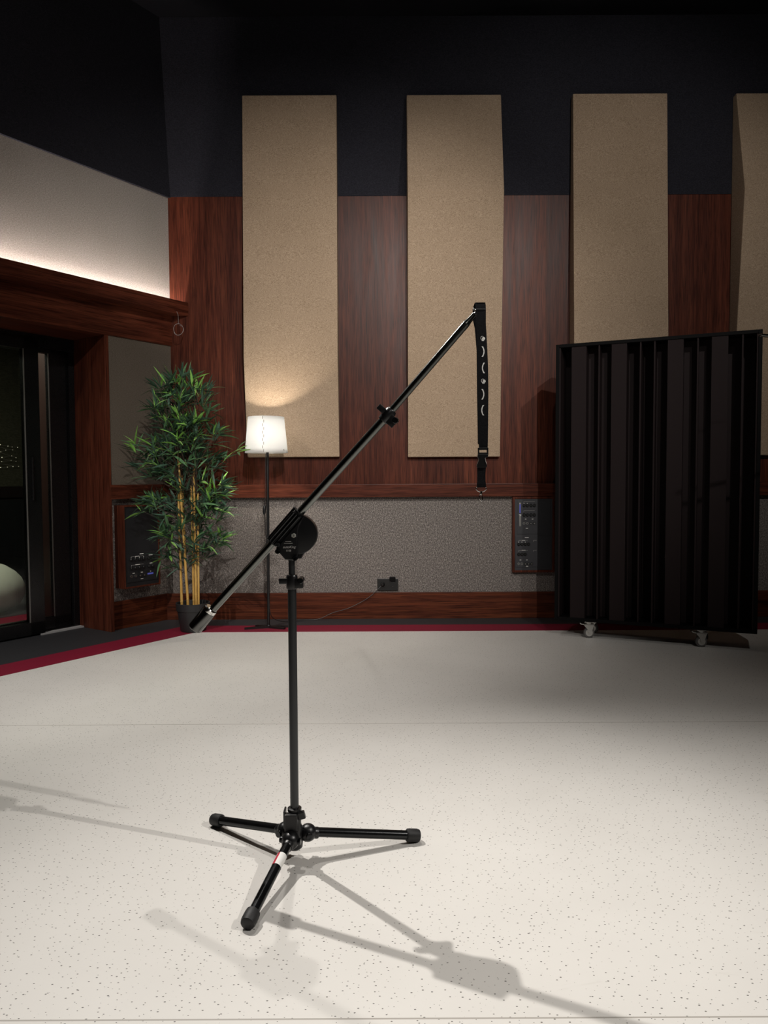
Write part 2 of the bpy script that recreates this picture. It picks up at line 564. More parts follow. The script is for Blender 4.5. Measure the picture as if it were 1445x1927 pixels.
def miter(n_left, y_back):
    """corner point at distance n_left from the left wall and at depth y_back"""
    s = (OY + NY * n_left - y_back) / -UY
    return LW(s, n_left)
def stripe(name, y0, y1, n0, n1, mat, z):
    a, b = miter(n0, y0), miter(n1, y1)
    la, lb = LW(S_END, n0), LW(S_END, n1)
    m = MB()
    pts_top = [(XR, y0, z), (XR, y1, z), (b[0], b[1], z), (a[0], a[1], z)]
    pts_l = [(a[0], a[1], z), (b[0], b[1], z), (lb[0], lb[1], z), (la[0], la[1], z)]
    for p in (pts_top, pts_l):
        q = [(x, y, 0.0002) for x, y, _ in p]
        m.add(q + p, [(4, 5, 6, 7), (0, 1, 5, 4), (1, 2, 6, 5), (2, 3, 7, 6), (3, 0, 4, 7)])
    return S(m.build(name, mat, smooth=False))
stripe('trim_1', 5.76, 5.485, -0.42, 0.268, M['charcoal'], 0.0012)
stripe('trim_2', 5.485, 5.257, 0.268, 0.512, M['red'], 0.0016)

# back wall
wb = struct('wall_back', (0, YB, 0))
MB().box(-1.80, XR, 0.0, 0.15, 0.95, 3.23).build('wood_panelling', M['wood_wall'], wb, False)
MB().box(-1.80, XR, 0.0, 0.15, 0.0, 0.96).build('tweed_panel', M['tweed'], wb, False)
m = MB()
m.prism([(-1.607, 3.229), (XR, 3.229), (XR, ZC), (-1.665, ZC), (-1.645, 3.86)], 'y', -0.004, 0.15)
m.build('black_panel', M['black_cloth'], wb, False)
S(MB().box(-1.80, XR, YB - 0.022, YB, 0.0, 0.205).build('baseboard_back', M['wood_base'], None, False, 0.003))
S(MB().box(-1.80, XR, YB - 0.050, YB, 0.945, 1.045).build('trim_3', M['wood_x'], None, False, 0.004))

# left wall (frame: x along the wall, y into the room)
DO, DE = 0.567, 2.95           # door opening along the wall
wl = struct('wall_left', (OX, OY, 0), LROT)
MB().box(-0.06, S_END, -0.20, 0.0, 2.30, 3.225).build('grey_cloth_panel', M['grey_cloth'], wl, False)
m = MB()
m.prism([(0.018, 3.223), (-0.20, 3.223), (-0.20, ZC), (-0.03, ZC)], 'x', -0.03, S_END)
m.build('black_panel', M['black_cloth'], wl, False)
MB().box(-0.02, DO - 0.02, -0.20, 0.0, 1.045, 2.13).build('taupe_cloth_panel', M['brown_cloth'], wl, False)
MB().box(-0.06, DO - 0.02, -0.22, -0.055, 0.0, 1.00).build('tweed_panel', M['tweed'], wl, False)
MB().box(DE + 0.1, S_END, -0.20, 0.0, 0.0, 2.13).build('wood_panelling', M['wood_z'], wl, False)
def lbox(name, s0, s1, n0, n1, z0, z1, mat, bevel=0.003, parent=None):
    o = MB().box(s0, s1, n0, n1, z0, z1).build(name, mat, parent, False, bevel)
    if parent is None:
        o.location = (OX, OY, 0)
        o.rotation_euler = (0, 0, LROT)
    return o
S(lbox('baseboard_left', -0.05, DO - 0.02, -0.10, -0.035, 0.0, 0.205, M['wood_base']))
S(lbox('trim_4', -0.03, DO - 0.02, -0.10, 0.006, 0.950, 1.053, M['wood_x']))
# jamb of the door recess, fascia and light ledge above it
S(lbox('trim_5', DO - 0.03, DO + 0.0, -0.40, 0.004, 0.0, 2.112, M['wood_z']))
S(lbox('trim_6', -0.03, S_END, -0.10, 0.010, 2.108, 2.336, M['wood_x']))
S(lbox('trim_7', DO - 0.03, DE + 0.1, -0.40, -0.08, 2.108, 2.16, M['wood_x']))
S(lbox('trim_8', DE, DE + 0.1, -0.40, 0.004, 0.0, 2.112, M['wood_z']))
m = MB()
m.box(-0.115, S_END, 0.094, 0.116, 2.336, 2.436)
m.box(-0.095, S_END, 0.0, 0.094, 2.336, 2.350)
o = S(m.build('trim_9', M['wood_x'], None, False, 0.002))
o.location = (OX, OY, 0)
o.rotation_euler = (0, 0, LROT)

# remaining walls, outside the frame
wr = struct('wall_right', (XR, 0, 0))
MB().box(0, 0.1, YR, 6.0, 0.95, 3.2).build('wood_panelling', M['dark_wall'], wr, False)
MB().box(0, 0.1, YR, 6.0, 0.0, 0.95).build('tweed_panel', M['tweed'], wr, False)
MB().box(0, 0.1, YR, 6.0, 3.2, ZC).build('black_panel', M['black_cloth'], wr, False)
wq = struct('wall_rear', (0, YR, 0))
MB().box(-5.2, XR, -0.1, 0, 0.0, 3.2).build('wood_panelling', M['dark_wall'], wq, False)
MB().box(-5.2, XR, -0.1, 0, 3.2, ZC).build('black_panel', M['black_cloth'], wq, False)
ws = struct('wall_side', (lend[0], 0, 0))
MB().box(-0.1, 0, YR, lend[1] + 0.1, 0.0, 3.2).build('wood_panelling', M['dark_wall'], ws, False)
MB().box(-0.1, 0, YR, lend[1] + 0.1, 3.2, ZC).build('black_panel', M['black_cloth'], ws, False)

# ------------------------------------------------------------------ sliding glass door in the recess
dr = struct('door_1', (OX, OY, 0), LROT)
m = MB()                                       # fixed outer frame
m.box(DO, DO + 0.045, -0.46, -0.37, 0.0, 2.11)
m.box(DE - 0.045, DE, -0.46, -0.37, 0.0, 2.11)
m.box(DO, DE, -0.46, -0.365, 2.02, 2.11)
m.box(DO, DE, -0.46, -0.372, 0.0, 0.018)
m.build('door_frame', M['door_black'], dr, False, 0.002)
MB().box(DO + 0.002, 0.90, -0.368, -0.322, 0.0, 0.012).build('sill_track', M['alu'], dr, False)
def sash(s0, s1, n0, n1, stile, bot):
    m = MB()
    m.box(s0, s0 + stile, n0, n1, 0.012, 2.06)
    m.box(s1 - stile, s1, n0, n1, 0.012, 2.06)
    m.box(s0, s1, n0, n1, 1.99, 2.06)
    m.box(s0, s1, n0, n1, 0.012, bot)
    f = m.build('sash_frame', M['door_black'], dr, False, 0.002)
    g = MB()
    mid = (n0 + n1) / 2
    g.box(s0 + stile, s0 + stile + 0.006, n1 - 0.006, n1 + 0.0025, bot, 1.99)
    g.build('glazing_bead', M['bead_glint'], f, False)
    MB().box(s0 + stile - 0.01, s1 - stile + 0.01, mid - 0.006, mid + 0.006, bot - 0.01, 2.0).build('pane', M['glass'], f, False)
sash(DO + 0.055, 1.75, -0.440, -0.392, 0.130, 0.105)   # fixed sash, further back
sash(0.865, 2.10, -0.385, -0.330, 0.105, 0.100)        # sliding sash, in front
MB().cyl((0.93, -0.325, 0.95), (0.93, -0.325, 1.25), 0.009).cyl((0.93, -0.334, 0.97), (0.93, -0.32, 0.97), 0.006).cyl((0.93, -0.334, 1.23), (0.93, -0.32, 1.23), 0.006).build('door_handle', M['door_black'], dr)

# the dim lounge behind the glass
lg = struct('wall_lounge', (OX, OY, 0), LROT)
MB().box(-3.2, 4.2, -3.30, -3.20, 1.02, 2.7).build('olive_panel', M['olive'], lg, False)
MB().box(-3.2, 4.2, -3.32, -3.18, 0.90, 1.02).build('dado_rail', M['gobo'], lg, False)
MB().box(-3.2, 4.2, -3.30, -3.20, 0.0, 0.90).build('dado_panel', M['panel_black'], lg, False)
MB().box(-3.3, -3.2, -3.30, -0.25, 0.0, 2.7).build('end_panel', M['wood_z'], lg, False)
MB().box(4.2, 4.3, -3.30, -0.25, 0.0, 2.7).build('end_panel', M['wood_z'], lg, False)
MB().box(-3.2, -0.02, -0.46, -0.40, 0.0, 2.7).build('partition', M['wood_z'], lg, False)
S(lbox('floor_lounge', -3.2, 4.2, -3.25, -0.46, -0.02, -0.001, M['lounge_floor'], 0))
S(lbox('trim_10', -3.2, 4.2, -1.20, -0.95, -0.001, 0.002, M['red'], 0))
S(lbox('ceiling_lounge', -3.3, 4.3, -3.30, -0.25, 2.7, 2.75, M['ceiling'], 0))
# brown cabinet side seen through the fixed sash
S(lbox('trim_11', 0.30, 0.62, -0.95, -0.55, 0.0, 2.2, M['walnut'], 0.004))
ld = bpy.data.lights.new('lounge_light', 'AREA')
ld.energy = 36.0
ld.size = 0.6
ld.color = (1.0, 0.95, 0.82)
lo = bpy.data.objects.new('lounge_light', ld)
COL.objects.link(lo)
lo.location = LW(1.1, -1.2, 2.62)

random.seed(4)
def beanbag(loc, label):
    t = thing('bean_bag', loc, 0.4, label, 'bean bag')
    m = MB()
    seg, rings = 36, 16
    prof = [(0.02, 0.0), (0.30, 0.0), (0.40, 0.05), (0.435, 0.13), (0.43, 0.21), (0.40, 0.28), (0.35, 0.34), (0.27, 0.40), (0.17, 0.44), (0.06, 0.455), (0.004, 0.45)]
    vs, fs = [], []
    for r, z in prof:
        for k in range(seg):
            a = 2 * math.pi * k / seg
            w = 1 + 0.035 * math.sin(6 * a) * (z / 0.45) + 0.03 * math.sin(3 * a + 4 * z)
            vs.append((r * w * math.cos(a), r * w * math.sin(a) * 0.95, z * (1 + 0.06 * math.cos(a))))
    for i in range(len(prof) - 1):
        for k in range(seg):
            k2 = (k + 1) % seg
            fs.append((i * seg + k, i * seg + k2, (i + 1) * seg + k2, (i + 1) * seg + k))
    m.add(vs, fs)
    m.build('cover', M['bean'], t, angle=180)
    t.scale = (0.92, 0.92, 0.88)
    MB().tube([(0.43 * math.cos(a) * (1 - 0.8 * (k / 11.0) ** 2), 0.02, 0.12 + 0.335 * math.sin(k / 11.0 * math.pi / 2)) for k in range(12) for a in (0.0,)], 0.004, 6).build('seam', M['print_dim'], t)
    return t
beanbag(LW(0.70, -1.70, 0.0), 'white bean bag on the dark floor behind the glass sliding door')

fy = thing('fairy_lights', LW(-0.55, -3.17, 1.45), LROT, 'cluster of tiny warm lights on the wall seen through the glass door', 'string lights')
pts = []
for r in range(5):
    for c in range(6):
        pts.append((c * 0.055 + random.uniform(-0.016, 0.016), 0.0, -r * 0.055 + random.uniform(-0.016, 0.016)))
pts = [p for p in pts if random.random() > 0.12]
MB().tube(pts, 0.0012, 5).build('wire', M['wire'], fy)
for p in pts:
    MB().sphere(p, random.uniform(0.0025, 0.0050), 8).build('bulb', M['fairy'], fy)

# ------------------------------------------------------------------ LED strip lying in the ledge
led = thing('led_strip', LW(0, 0.083, 2.351), LROT, 'warm white LED strip lying in the wooden ledge, washing the grey cloth above', 'led strip')
MB().box(-0.055, S_END - 0.1, -0.006, 0.006, 0, 0.003).build('tape', M['print'], led, False)
MB().box(-0.05, S_END - 0.12, -0.004, 0.004, 0.006, 0.009, rot=(math.radians(18), 0, 0)).build('diodes', M['led'], led, False)

# ------------------------------------------------------------------ tan acoustic wall panels
def acoustic_panel(xc, label, kind):
    """wedge panel: thick at a ridge, thin at the top and bottom"""
    t = thing('sound_absorber', (xc, YB - 0.006, 0), 0, label, 'sound absorber', 'tan cloth absorbers on the back wall')
    w = 0.352
    if kind == 'low':
        prof = [(3.945, 0.062), (1.995, 0.150), (1.255, 0.040)]
    else:
        prof = [(3.945, 0.055), (3.190, 0.215), (1.250, 0.045)]
    poly = [(0.0, prof[0][0])] + [(-d, z) for z, d in prof] + [(0.0, prof[-1][0])]
    m = MB()
    m.prism(poly, 'x', -w, w)
    m.build('cloth_cover', M['tan'], t, True, 0.007, angle=12)
    MB().box(-w + 0.05, w - 0.05, -0.004, 0.0, prof[-1][0] + 0.06, prof[0][0] - 0.06).build('backing_board', M['gobo'], t, False)
    return t
acoustic_panel(-0.690, 'tan cloth sound absorber behind the floor lamp', 'low')
acoustic_panel(0.537, 'tan cloth sound absorber behind the tip of the microphone boom', 'high')
acoustic_panel(1.776, 'tan cloth sound absorber whose foot is hidden by the black slatted screen', 'low')
acoustic_panel(2.996, 'tan cloth sound absorber cut off by the right edge of the photo', 'high')

# ------------------------------------------------------------------ connection boxes on the walls
def wall_box(loc, rz, label, w, z0, z1, depth, devices, panel_mat, lip=0.012):
    """wooden frame on a wall with black connector panels; local x across, -y towards the room"""
    t = thing('connection_box', loc, rz, label, 'connection box')
    m = MB()
    m.box(0, lip, -depth, 0, z0, z1)
    m.box(w - lip, w, -depth, 0, z0, z1)
    m.box(lip, w - lip, -depth, 0, z0, z0 + lip)
    m.box(lip, w - lip, -depth, 0, z1 - lip, z1)
    m.build('wooden_frame', M['wood_z'], t, False, 0.002)
    f = -depth + 0.006
    MB().box(lip, w - lip, f, -0.002, z0 + lip, z1 - lip).build('face_panel', panel_mat, t, False)
    for (x0, x1, y0, y1, rows) in devices:
        d = MB().box(x0, x1, f - 0.004, f, y0, y1).build('connector_plate', panel_mat, t, False, 0.001)
        for kind, zz, xs in rows:
            for x in xs:
                if kind == 'knob':
                    MB().lathe([(0.0115, 0), (0.0115, 0.010), (0.009, 0.013)], (x, f - 0.004, zz), (0, -1, 0), 16).build('knob', M['knob'], t)
                elif kind == 'jack':
                    mm = MB().lathe([(0.0095, 0), (0.0095, 0.004), (0.0055, 0.004), (0.0055, 0.001)], (x, f - 0.004, zz), (0, -1, 0), 16, caps=False)
                    mm.build('jack', M['zinc'], t)
                elif kind == 'plug':
                    MB().lathe([(0.010, 0), (0.010, 0.006)], (x, f - 0.004, zz), (0, -1, 0), 14).build('jack', M['knob'], t)
                    MB().box(x - 0.004, x + 0.005, f - 0.0115, f - 0.010, zz - 0.005, zz + 0.004, rot=(0, 0.7, 0)).build('jack_cap', M['zinc'], t, False)
                elif kind == 'mark':
                    MB().box(x - 0.002, x + 0.002, f - 0.0048, f - 0.004, zz - 0.004, zz + 0.004).build('printed_mark', M['print'], t, False)
                elif kind == 'bar':
                    a, b = x
                    MB().box(a, b, f - 0.0048, f - 0.004, zz - 0.0006, zz + 0.0006).box(a, a + 0.0012, f - 0.0048, f - 0.004, zz - 0.012, zz).build('printed_bracket', M['print_dim'], t, False)
                elif kind == 'word':
                    a, b = x
                    MB().box(a, b, f - 0.0048, f - 0.004, zz - 0.0022, zz + 0.0022).build('printed_word', M['print'], t, False)
                elif kind == 'screen':
                    a, b, h = x
                    MB().box(a, b, f - 0.0055, f - 0.004, zz - h, zz + h).build('screen', M['screen'], t, False)
                elif kind == 'port':
                    a, b, h = x
                    mm = MB()
                    mm.box(a, b, f - 0.007, f - 0.004, zz - h, zz + h)
                    mm.build('network_port', M['zinc'], t, False, 0.001)
    return t

# left box: mirrored along the left wall; local x must run towards the corner so that it reads left to right
bw, bz0, bz1 = 0.316, 0.302, 0.905
kx = [0.060 + 0.036 * i for i in range(4)] + [0.214, 0.250]
wall_box(LW(0.480, -0.055), LROT + math.pi, 'wood-framed black connection box on the tweed beside the bamboo', bw, bz0, bz1, 0.105,
    [(0.030, 0.300, 0.345, 0.555, [
        ('word', 0.546, [(0.135, 0.168)]),
        ('bar', 0.531, [(0.060, 0.168)]), ('word', 0.531, [(0.095, 0.130), (0.214, 0.248)]),
        ('mark', 0.522, kx[:4]), ('knob', 0.508, kx),
        ('bar', 0.470, [(0.060, 0.168)]), ('word', 0.470, [(0.095, 0.135), (0.222, 0.246)]),
        ('knob', 0.447, kx),
        ('word', 0.410, [(0.070, 0.088), (0.142, 0.160), (0.224, 0.232)]),
        ('jack', 0.388, kx[:2]), ('plug', 0.388, kx[2:4]), ('screen', 0.393, [(0.200, 0.252, 0.006)]),
        ('word', 0.362, [(0.140, 0.162)]),
    ])], M['panel_black'])
kr = [0.058, 0.083, 0.108, 0.133]
kb = [0.048, 0.073, 0.098, 0.123, 0.148, 0.173]
wall_box((0.988, YB, 0), 0, 'wood-framed black connection box under the rail beside the slatted screen', 0.325, 0.358, 0.944, 0.040,
    [(0.036, 0.290, 0.655, 0.910, [
        ('word', 0.893, [(0.052, 0.062)]), ('screen', 0.850, [(0.053, 0.061, 0.034)]), ('mark', 0.882, [0.056]), ('mark', 0.822, [0.057]),
        ('word', 0.804, [(0.049, 0.066)]), ('port', 0.757, [(0.051, 0.066, 0.042)]),
        ('bar', 0.905, [(0.085, 0.170)]), ('mark', 0.890, [0.088, 0.113]), ('knob', 0.876, [0.088, 0.113, 0.140, 0.166]),
        ('bar', 0.836, [(0.085, 0.170)]), ('knob', 0.803, [0.088, 0.113, 0.140, 0.166]),
        ('word', 0.770, [(0.095, 0.106), (0.148, 0.160)]), ('jack', 0.737, [0.088, 0.113]), ('plug', 0.737, [0.140, 0.166]),
        ('word', 0.700, [(0.102, 0.120)])]),
     (0.022, 0.303, 0.400, 0.640, [
        ('word', 0.628, [(0.095, 0.125)]), ('bar', 0.606, [(0.048, 0.118), (0.160, 0.185)]), ('word', 0.606, [(0.073, 0.098)]),
        ('mark', 0.592, kb[:3]), ('knob', 0.578, kb[:4]),
        ('bar', 0.530, [(0.048, 0.118), (0.160, 0.185)]), ('word', 0.530, [(0.072, 0.100)]),
        ('knob', 0.500, kb[:3]), ('word', 0.455, [(0.055, 0.068), (0.105, 0.118)]),
        ('jack', 0.425, kb[:2]), ('plug', 0.425, kb[2:5]), ('word', 0.386 + 0.02, [(0.105, 0.122)])])],
    M['panel_side'], 0.018)

# ------------------------------------------------------------------ power outlet with an open flap
ot = thing('power_outlet', (0.026, YB, 0.265), 0, 'black double wall outlet above the baseboard with its right flap open', 'outlet')
MB().box(-0.080, 0.080, -0.014, 0.0, -0.046, 0.046).build('wall_plate', M['knob'], ot, False, 0.003)
m = MB().lathe([(0.021, 0), (0.021, 0.003), (0.018, 0.003), (0.018, 0.001)], (0.037, -0.014, 0.0), (0, -1, 0), 24, caps=False)
m.build('socket_ring', M['knob'], ot)
MB().box(0.013, 0.060, -0.030, -0.022, 0.022, 0.066, rot=(0.5, 0, 0)).build('flap', M['knob'], ot, False, 0.002)
for (x, z) in ((0.020, 0.024), (0.053, 0.026), (0.037, -0.014)):
    MB().sphere((x, -0.0165, z), 0.0035, 10).build('contact', M['chrome'], ot)

# ------------------------------------------------------------------ floor lamp with cord
LX, LY = -0.848, 5.395
lm = thing('floor_lamp', (LX, LY, 0), 0, 'black floor lamp with a lit white laced shade in front of the tan panel', 'lamp')
m = MB()
for a, l in ((196, 0.175), (-22, 0.135), (10, 0.17), (150, 0.115)):
    a = math.radians(a)
    ca, sa = math.cos(a), math.sin(a)
    px, py = -sa * 0.013, ca * 0.013
    m.add([(px, py, 0.002), (-px, -py, 0.002), (ca * l - px, sa * l - py, 0.002), (ca * l + px, sa * l + py, 0.002),
           (px, py, 0.018), (-px, -py, 0.018), (ca * l - px, sa * l - py, 0.013), (ca * l + px, sa * l + py, 0.013)],
          [(3, 2, 1, 0), (4, 5, 6, 7), (0, 1, 5, 4), (1, 2, 6, 5), (2, 3, 7, 6), (3, 0, 4, 7)])
m.lathe([(0.016, 0.004), (0.016, 0.02), (0.011, 0.026)], seg=16)
m.build('base', M['black_paint'], lm, False)
MB().cyl((0, 0, 0.01), (0.008, 0, 1.30), 0.0105, seg=14).lathe([(0.0125, 0.0), (0.0125, 0.02)], (0.0035, 0, 0.62), seg=14).build('pole', M['black_paint'], lm)
# laced shade: a wrapped plastic sheet, seam towards the room
m = MB()
N, zb, zt, rb, rtp = 56, 1.277, 1.536, 0.154, 0.130
vs, fs = [], []
for i in range(9):
    h = i / 8.0
    for k in range(N):
        a = 2 * math.pi * k / N - math.pi / 2
        r = rb + (rtp - rb) * h
        vs.append((r * math.cos(a), r * math.sin(a), zb + (zt - zb) * h))
for i in range(8):
    for k in range(N):
        k2 = (k + 1) % N
        fs.append((i * N + k, i * N + k2, (i + 1) * N + k2, (i + 1) * N + k))
m.add(vs, fs)
sh = m.build('lamp_shade', M['shade'], lm)
sol = sh.modifiers.new('thickness', 'SOLIDIFY')
sol.thickness = 0.0012
m = MB()
for i in range(10):
    h0, h1 = (i + 0.12) / 10.0, (i + 0.86) / 10.0
    x = 0.0045 if i % 2 == 0 else -0.0035
    r0, r1 = rb + (rtp - rb) * h0 + 0.002, rb + (rtp - rb) * h1 + 0.002
    m.tube([(x, -r0, zb + (zt - zb) * h0), (x, -r1, zb + (zt - zb) * h1)], 0.0016, 6)
m.build('lacing', M['lace'], sh)
for a in (-152, -28):
    a = math.radians(a)
    MB().sphere((0.1535 * math.cos(a), 0.1535 * math.sin(a), zb + 0.020), 0.004, 10).build('rivet', M['zinc'], sh)
m = MB()
for a in (30, 150, 270):
    a = math.radians(a)
    m.cyl((0.008, 0, 1.305), (0.150 * math.cos(a), 0.150 * math.sin(a), 1.292), 0.002, seg=6)
m.lathe([(0.017, 1.285), (0.017, 1.335), (0.014, 1.34)], (0.008, 0, 0), seg=14)
m.build('shade_holder', M['black_paint'], lm)
bulb_m = emit('lamp_bulb', (1.0, 0.86, 0.68), 30.0)
MB().sphere((0.008, 0, 1.385), 0.030, 16, sz=1.15).build('bulb', bulb_m, lm)
pl = bpy.data.lights.new('lamp_light', 'POINT')
pl.energy = 29.0
pl.color = (1.0, 0.91, 0.78)
pl.shadow_soft_size = 0.035
po = bpy.data.objects.new('lamp_light', pl)
COL.objects.link(po)
po.parent = lm
po.location = (0.008, 0, 1.405)
# cord down the pole, inline switch, plug in the outlet
cord = [(-0.006, -0.011, 1.27), (-0.009, -0.012, 1.05), (-0.012, -0.013, 0.95), (-0.018, -0.014, 0.88), (-0.014, -0.014, 0.80), (-0.004, -0.013, 0.55), (0.004, -0.012, 0.30), (0.012, -0.008, 0.13),
        (0.028, 0.03, 0.07), (0.06, 0.10, 0.035), (0.12, 0.20, 0.008), (0.22, 0.26, 0.006), (0.34, 0.285, 0.010), (0.45, 0.305, 0.055), (0.56, 0.310, 0.085), (0.66, 0.315, 0.13), (0.74, 0.318, 0.18), (0.80, 0.320, 0.235), (0.835, 0.325, 0.268)]
def smooth_path(pts, n=5):
    P = [Vector(p) for p in pts]
    out = []
    for i in range(len(P) - 1):
        p0, p1, p2, p3 = P[max(i - 1, 0)], P[i], P[i + 1], P[min(i + 2, len(P) - 1)]
        for k in range(n):
            t = k / n
            out.append(0.5 * ((2 * p1) + (-p0 + p2) * t + (2 * p0 - 5 * p1 + 4 * p2 - p3) * t * t + (-p0 + 3 * p1 - 3 * p2 + p3) * t ** 3))
    out.append(P[-1])
    return out
co = MB().tube(smooth_path(cord), 0.0026, 6).build('cord', M['cord'], lm)
MB().lathe([(0.004, -0.036), (0.0105, -0.024), (0.012, 0.0), (0.0105, 0.024), (0.004, 0.036)], (-0.018, -0.015, 0.865), (0.05, 0, 1), 12).build('inline_switch', M['black_paint'], co)
MB().lathe([(0.006, 0), (0.013, 0.008), (0.0165, 0.014), (0.0165, 0.026)], (0.835, 0.310, 0.268), (0, 1, 0), 16).build('plug', M['knob'], co)

# ------------------------------------------------------------------ artificial bamboo in a pot
random.seed(11)
PX, PY = -1.378, 5.318
bp = thing('potted_bamboo', (PX, PY, 0), 0, 'artificial bamboo in a black plastic pot in the corner', 'plant')
pot = MB()
pot.lathe([(0.004, 0.003), (0.088, 0.003), (0.091, 0.008), (0.110, 0.150), (0.117, 0.152), (0.121, 0.205), (0.117, 0.207), (0.113, 0.203), (0.108, 0.165), (0.004, 0.165)], seg=40)
pot.build('pot', M['pot'], bp)
m = MB()
vs, fs = [(0, 0, 0.176)], []
for i, r in enumerate((0.035, 0.07, 0.107)):
    for k in range(20):
        a = 2 * math.pi * k / 20
        vs.append((r * math.cos(a), r * math.sin(a), 0.170 + random.uniform(-0.004, 0.010)))
for k in range(20):
    fs.append((0, 1 + k, 1 + (k + 1) % 20))
    for i in range(2):
        a, b = 1 + i * 20 + k, 1 + i * 20 + (k + 1) % 20
        fs.append((a, a + 20, b + 20, b))
m.add(vs, fs)
m.build('moss', M['moss'], bp)

def cane(p0, p1, r0, r1, nodes):
    m = MB()
    p0, p1 = Vector(p0), Vector(p1)
    L = (p1 - p0).length
    prof, h, n = [(r0, 0.0)], 0.0, nodes
    for i in range(n):
        t = (i + 0.5 + random.uniform(-0.2, 0.2)) / n
        r = r0 + (r1 - r0) * t
        hh = t * L
        prof += [(r, hh - 0.012), (r * 1.02, hh - 0.004), (r * 1.16, hh), (r * 0.98, hh + 0.004), (r, hh + 0.012)]
    prof.append((r1, L))
    m.lathe(prof, p0, p1 - p0, 12)
    return m.build('cane', M['cane'], bp)
canes = [((-0.066, -0.050, 0.165), (-0.080, -0.040, 0.99), 0.0098, 0.0075, 5),
         ((-0.018, -0.060, 0.165), (-0.072, -0.055, 1.265), 0.0098, 0.0075, 6),
         ((-0.036, -0.010, 0.165), (-0.058, -0.020, 1.12), 0.0075, 0.0060, 5),
         ((0.014, -0.030, 0.165), (0.004, -0.010, 1.05), 0.0085, 0.0065, 5),
         ((0.036, -0.050, 0.165), (0.030, -0.030, 1.18), 0.0095, 0.0075, 6),
         ((0.052, -0.045, 0.165), (0.056, -0.030, 0.99), 0.0080, 0.0060, 5)]
for c in canes:
    cane(*c)

leaves = MB()
twigs = MB()
def leaf(p, d, L, w, mi, droop):
    """one folded lanceolate leaf from p along d"""
    d = d.normalized()
    side = d.cross(Vector((0, 0, 1)))
    if side.length < 0.05:
        side = Vector((1, 0, 0))
    side.normalize()
    roll_ = Matrix.Rotation(random.uniform(-0.9, 0.9), 3, d)
    side = roll_ @ side
    nrm = side.cross(d)
    prof = ((0.0, 0.10), (0.15, 0.62), (0.35, 1.0), (0.6, 0.86), (0.82, 0.46), (1.0, 0.02))
    vs = []
    for t, ww in prof:
        c = p + d * (L * t) + Vector((0, 0, -1)) * (droop * L * t * t)
        hw = w * ww * 0.5
        vs += [c - side * hw + nrm * hw * 0.35, c, c + side * hw + nrm * hw * 0.35]
    fs, mis = [], []
    for i in range(len(prof) - 1):
        a = i * 3
        leaves.add([], [])
        fs += [(a, a + 1, a + 4, a + 3), (a + 1, a + 2, a + 5, a + 4)]
    leaves.add(vs, fs, mi)
    if mi == 2 and random.random() < 0.75:          # pale margins of the young leaves
        o = []
        for i, (t, ww) in enumerate(prof):
            l, c = vs[i * 3], vs[i * 3 + 1]
            o += [l + nrm * 0.0006, l + (c - l) * 0.30 + nrm * 0.0006]
        leaves.add(o, [(2 * i, 2 * i + 1, 2 * i + 3, 2 * i + 2) for i in range(len(prof) - 1)], 3)

def spray(tip, out, n, light):
    """a fan of leaves at a twig end"""
    out = out.normalized()
    for k in range(n):
        d = out * random.uniform(0.5, 1.1) + Vector((random.uniform(-0.95, 0.95), random.uniform(-0.8, 0.8), random.uniform(-0.75, 0.75)))
        mi = 0
        q = random.random()
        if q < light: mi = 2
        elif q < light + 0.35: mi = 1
        leaf(tip + Vector((random.uniform(-0.014, 0.014), random.uniform(-0.014, 0.014), random.uniform(-0.014, 0.014))),
             d, random.uniform(0.095, 0.165), random.uniform(0.014, 0.021), mi, random.uniform(0.0, 0.32))

def on_cane(z):
    c = random.choice([c for c in canes if c[1][2] > z - 0.35] or canes)
    p0, p1 = Vector(c[0]), Vector(c[1])
    t = min(0.99, max(0.2, (z - p0.z) / (p1.z - p0.z)))
    return p0 + (p1 - p0) * t

# leaf masses: (x, z, half width, half height, number of twigs) relative to the pot
masses = [(-0.020, 1.71, 0.17, 0.09, 20), (-0.05, 1.55, 0.21, 0.12, 28), (0.05, 1.42, 0.17, 0.12, 19), (-0.08, 1.34, 0.16, 0.10, 15),
          (-0.27, 1.29, 0.10, 0.08, 7), (-0.24, 1.12, 0.10, 0.09, 9), (-0.10, 1.18, 0.12, 0.10, 7), (0.10, 1.22, 0.10, 0.08, 8), (0.18, 1.06, 0.10, 0.06, 6),
          (0.06, 0.97, 0.14, 0.07, 8), (0.19, 0.91, 0.10, 0.08, 11), (-0.20, 0.90, 0.14, 0.08, 12), (-0.08, 0.80, 0.12, 0.08, 6), (0.08, 0.80, 0.12, 0.07, 6),
          (0.14, 0.66, 0.10, 0.06, 7), (-0.10, 0.68, 0.11, 0.06, 6), (-0.13, 0.52, 0.08, 0.05, 4), (0.07, 0.60, 0.10, 0.05, 4)]
for (mx, mz, hx, hz, n) in masses:
    for k in range(int(n * 1.3)):
        a = random.uniform(0, 2 * math.pi)
        q = math.sqrt(random.random())
        depth = min(0.16, hx)
        tip = Vector((mx + hx * q * math.cos(a), random.uniform(-0.17, 0.08) * depth / 0.15 - 0.02, mz + hz * q * math.sin(a)))
        root = on_cane(tip.z - 0.12)
        mid = (root + tip) / 2 + Vector((0, 0, -0.02))
        out = (tip - root) + Vector((0, -0.05, 0.03))
        twigs.tube([root, mid, tip], [0.0022, 0.0018, 0.0012], 5)
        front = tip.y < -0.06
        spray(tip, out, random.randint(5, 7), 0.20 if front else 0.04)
        if q > 0.5:
            spray(mid, out, 2, 0.0)
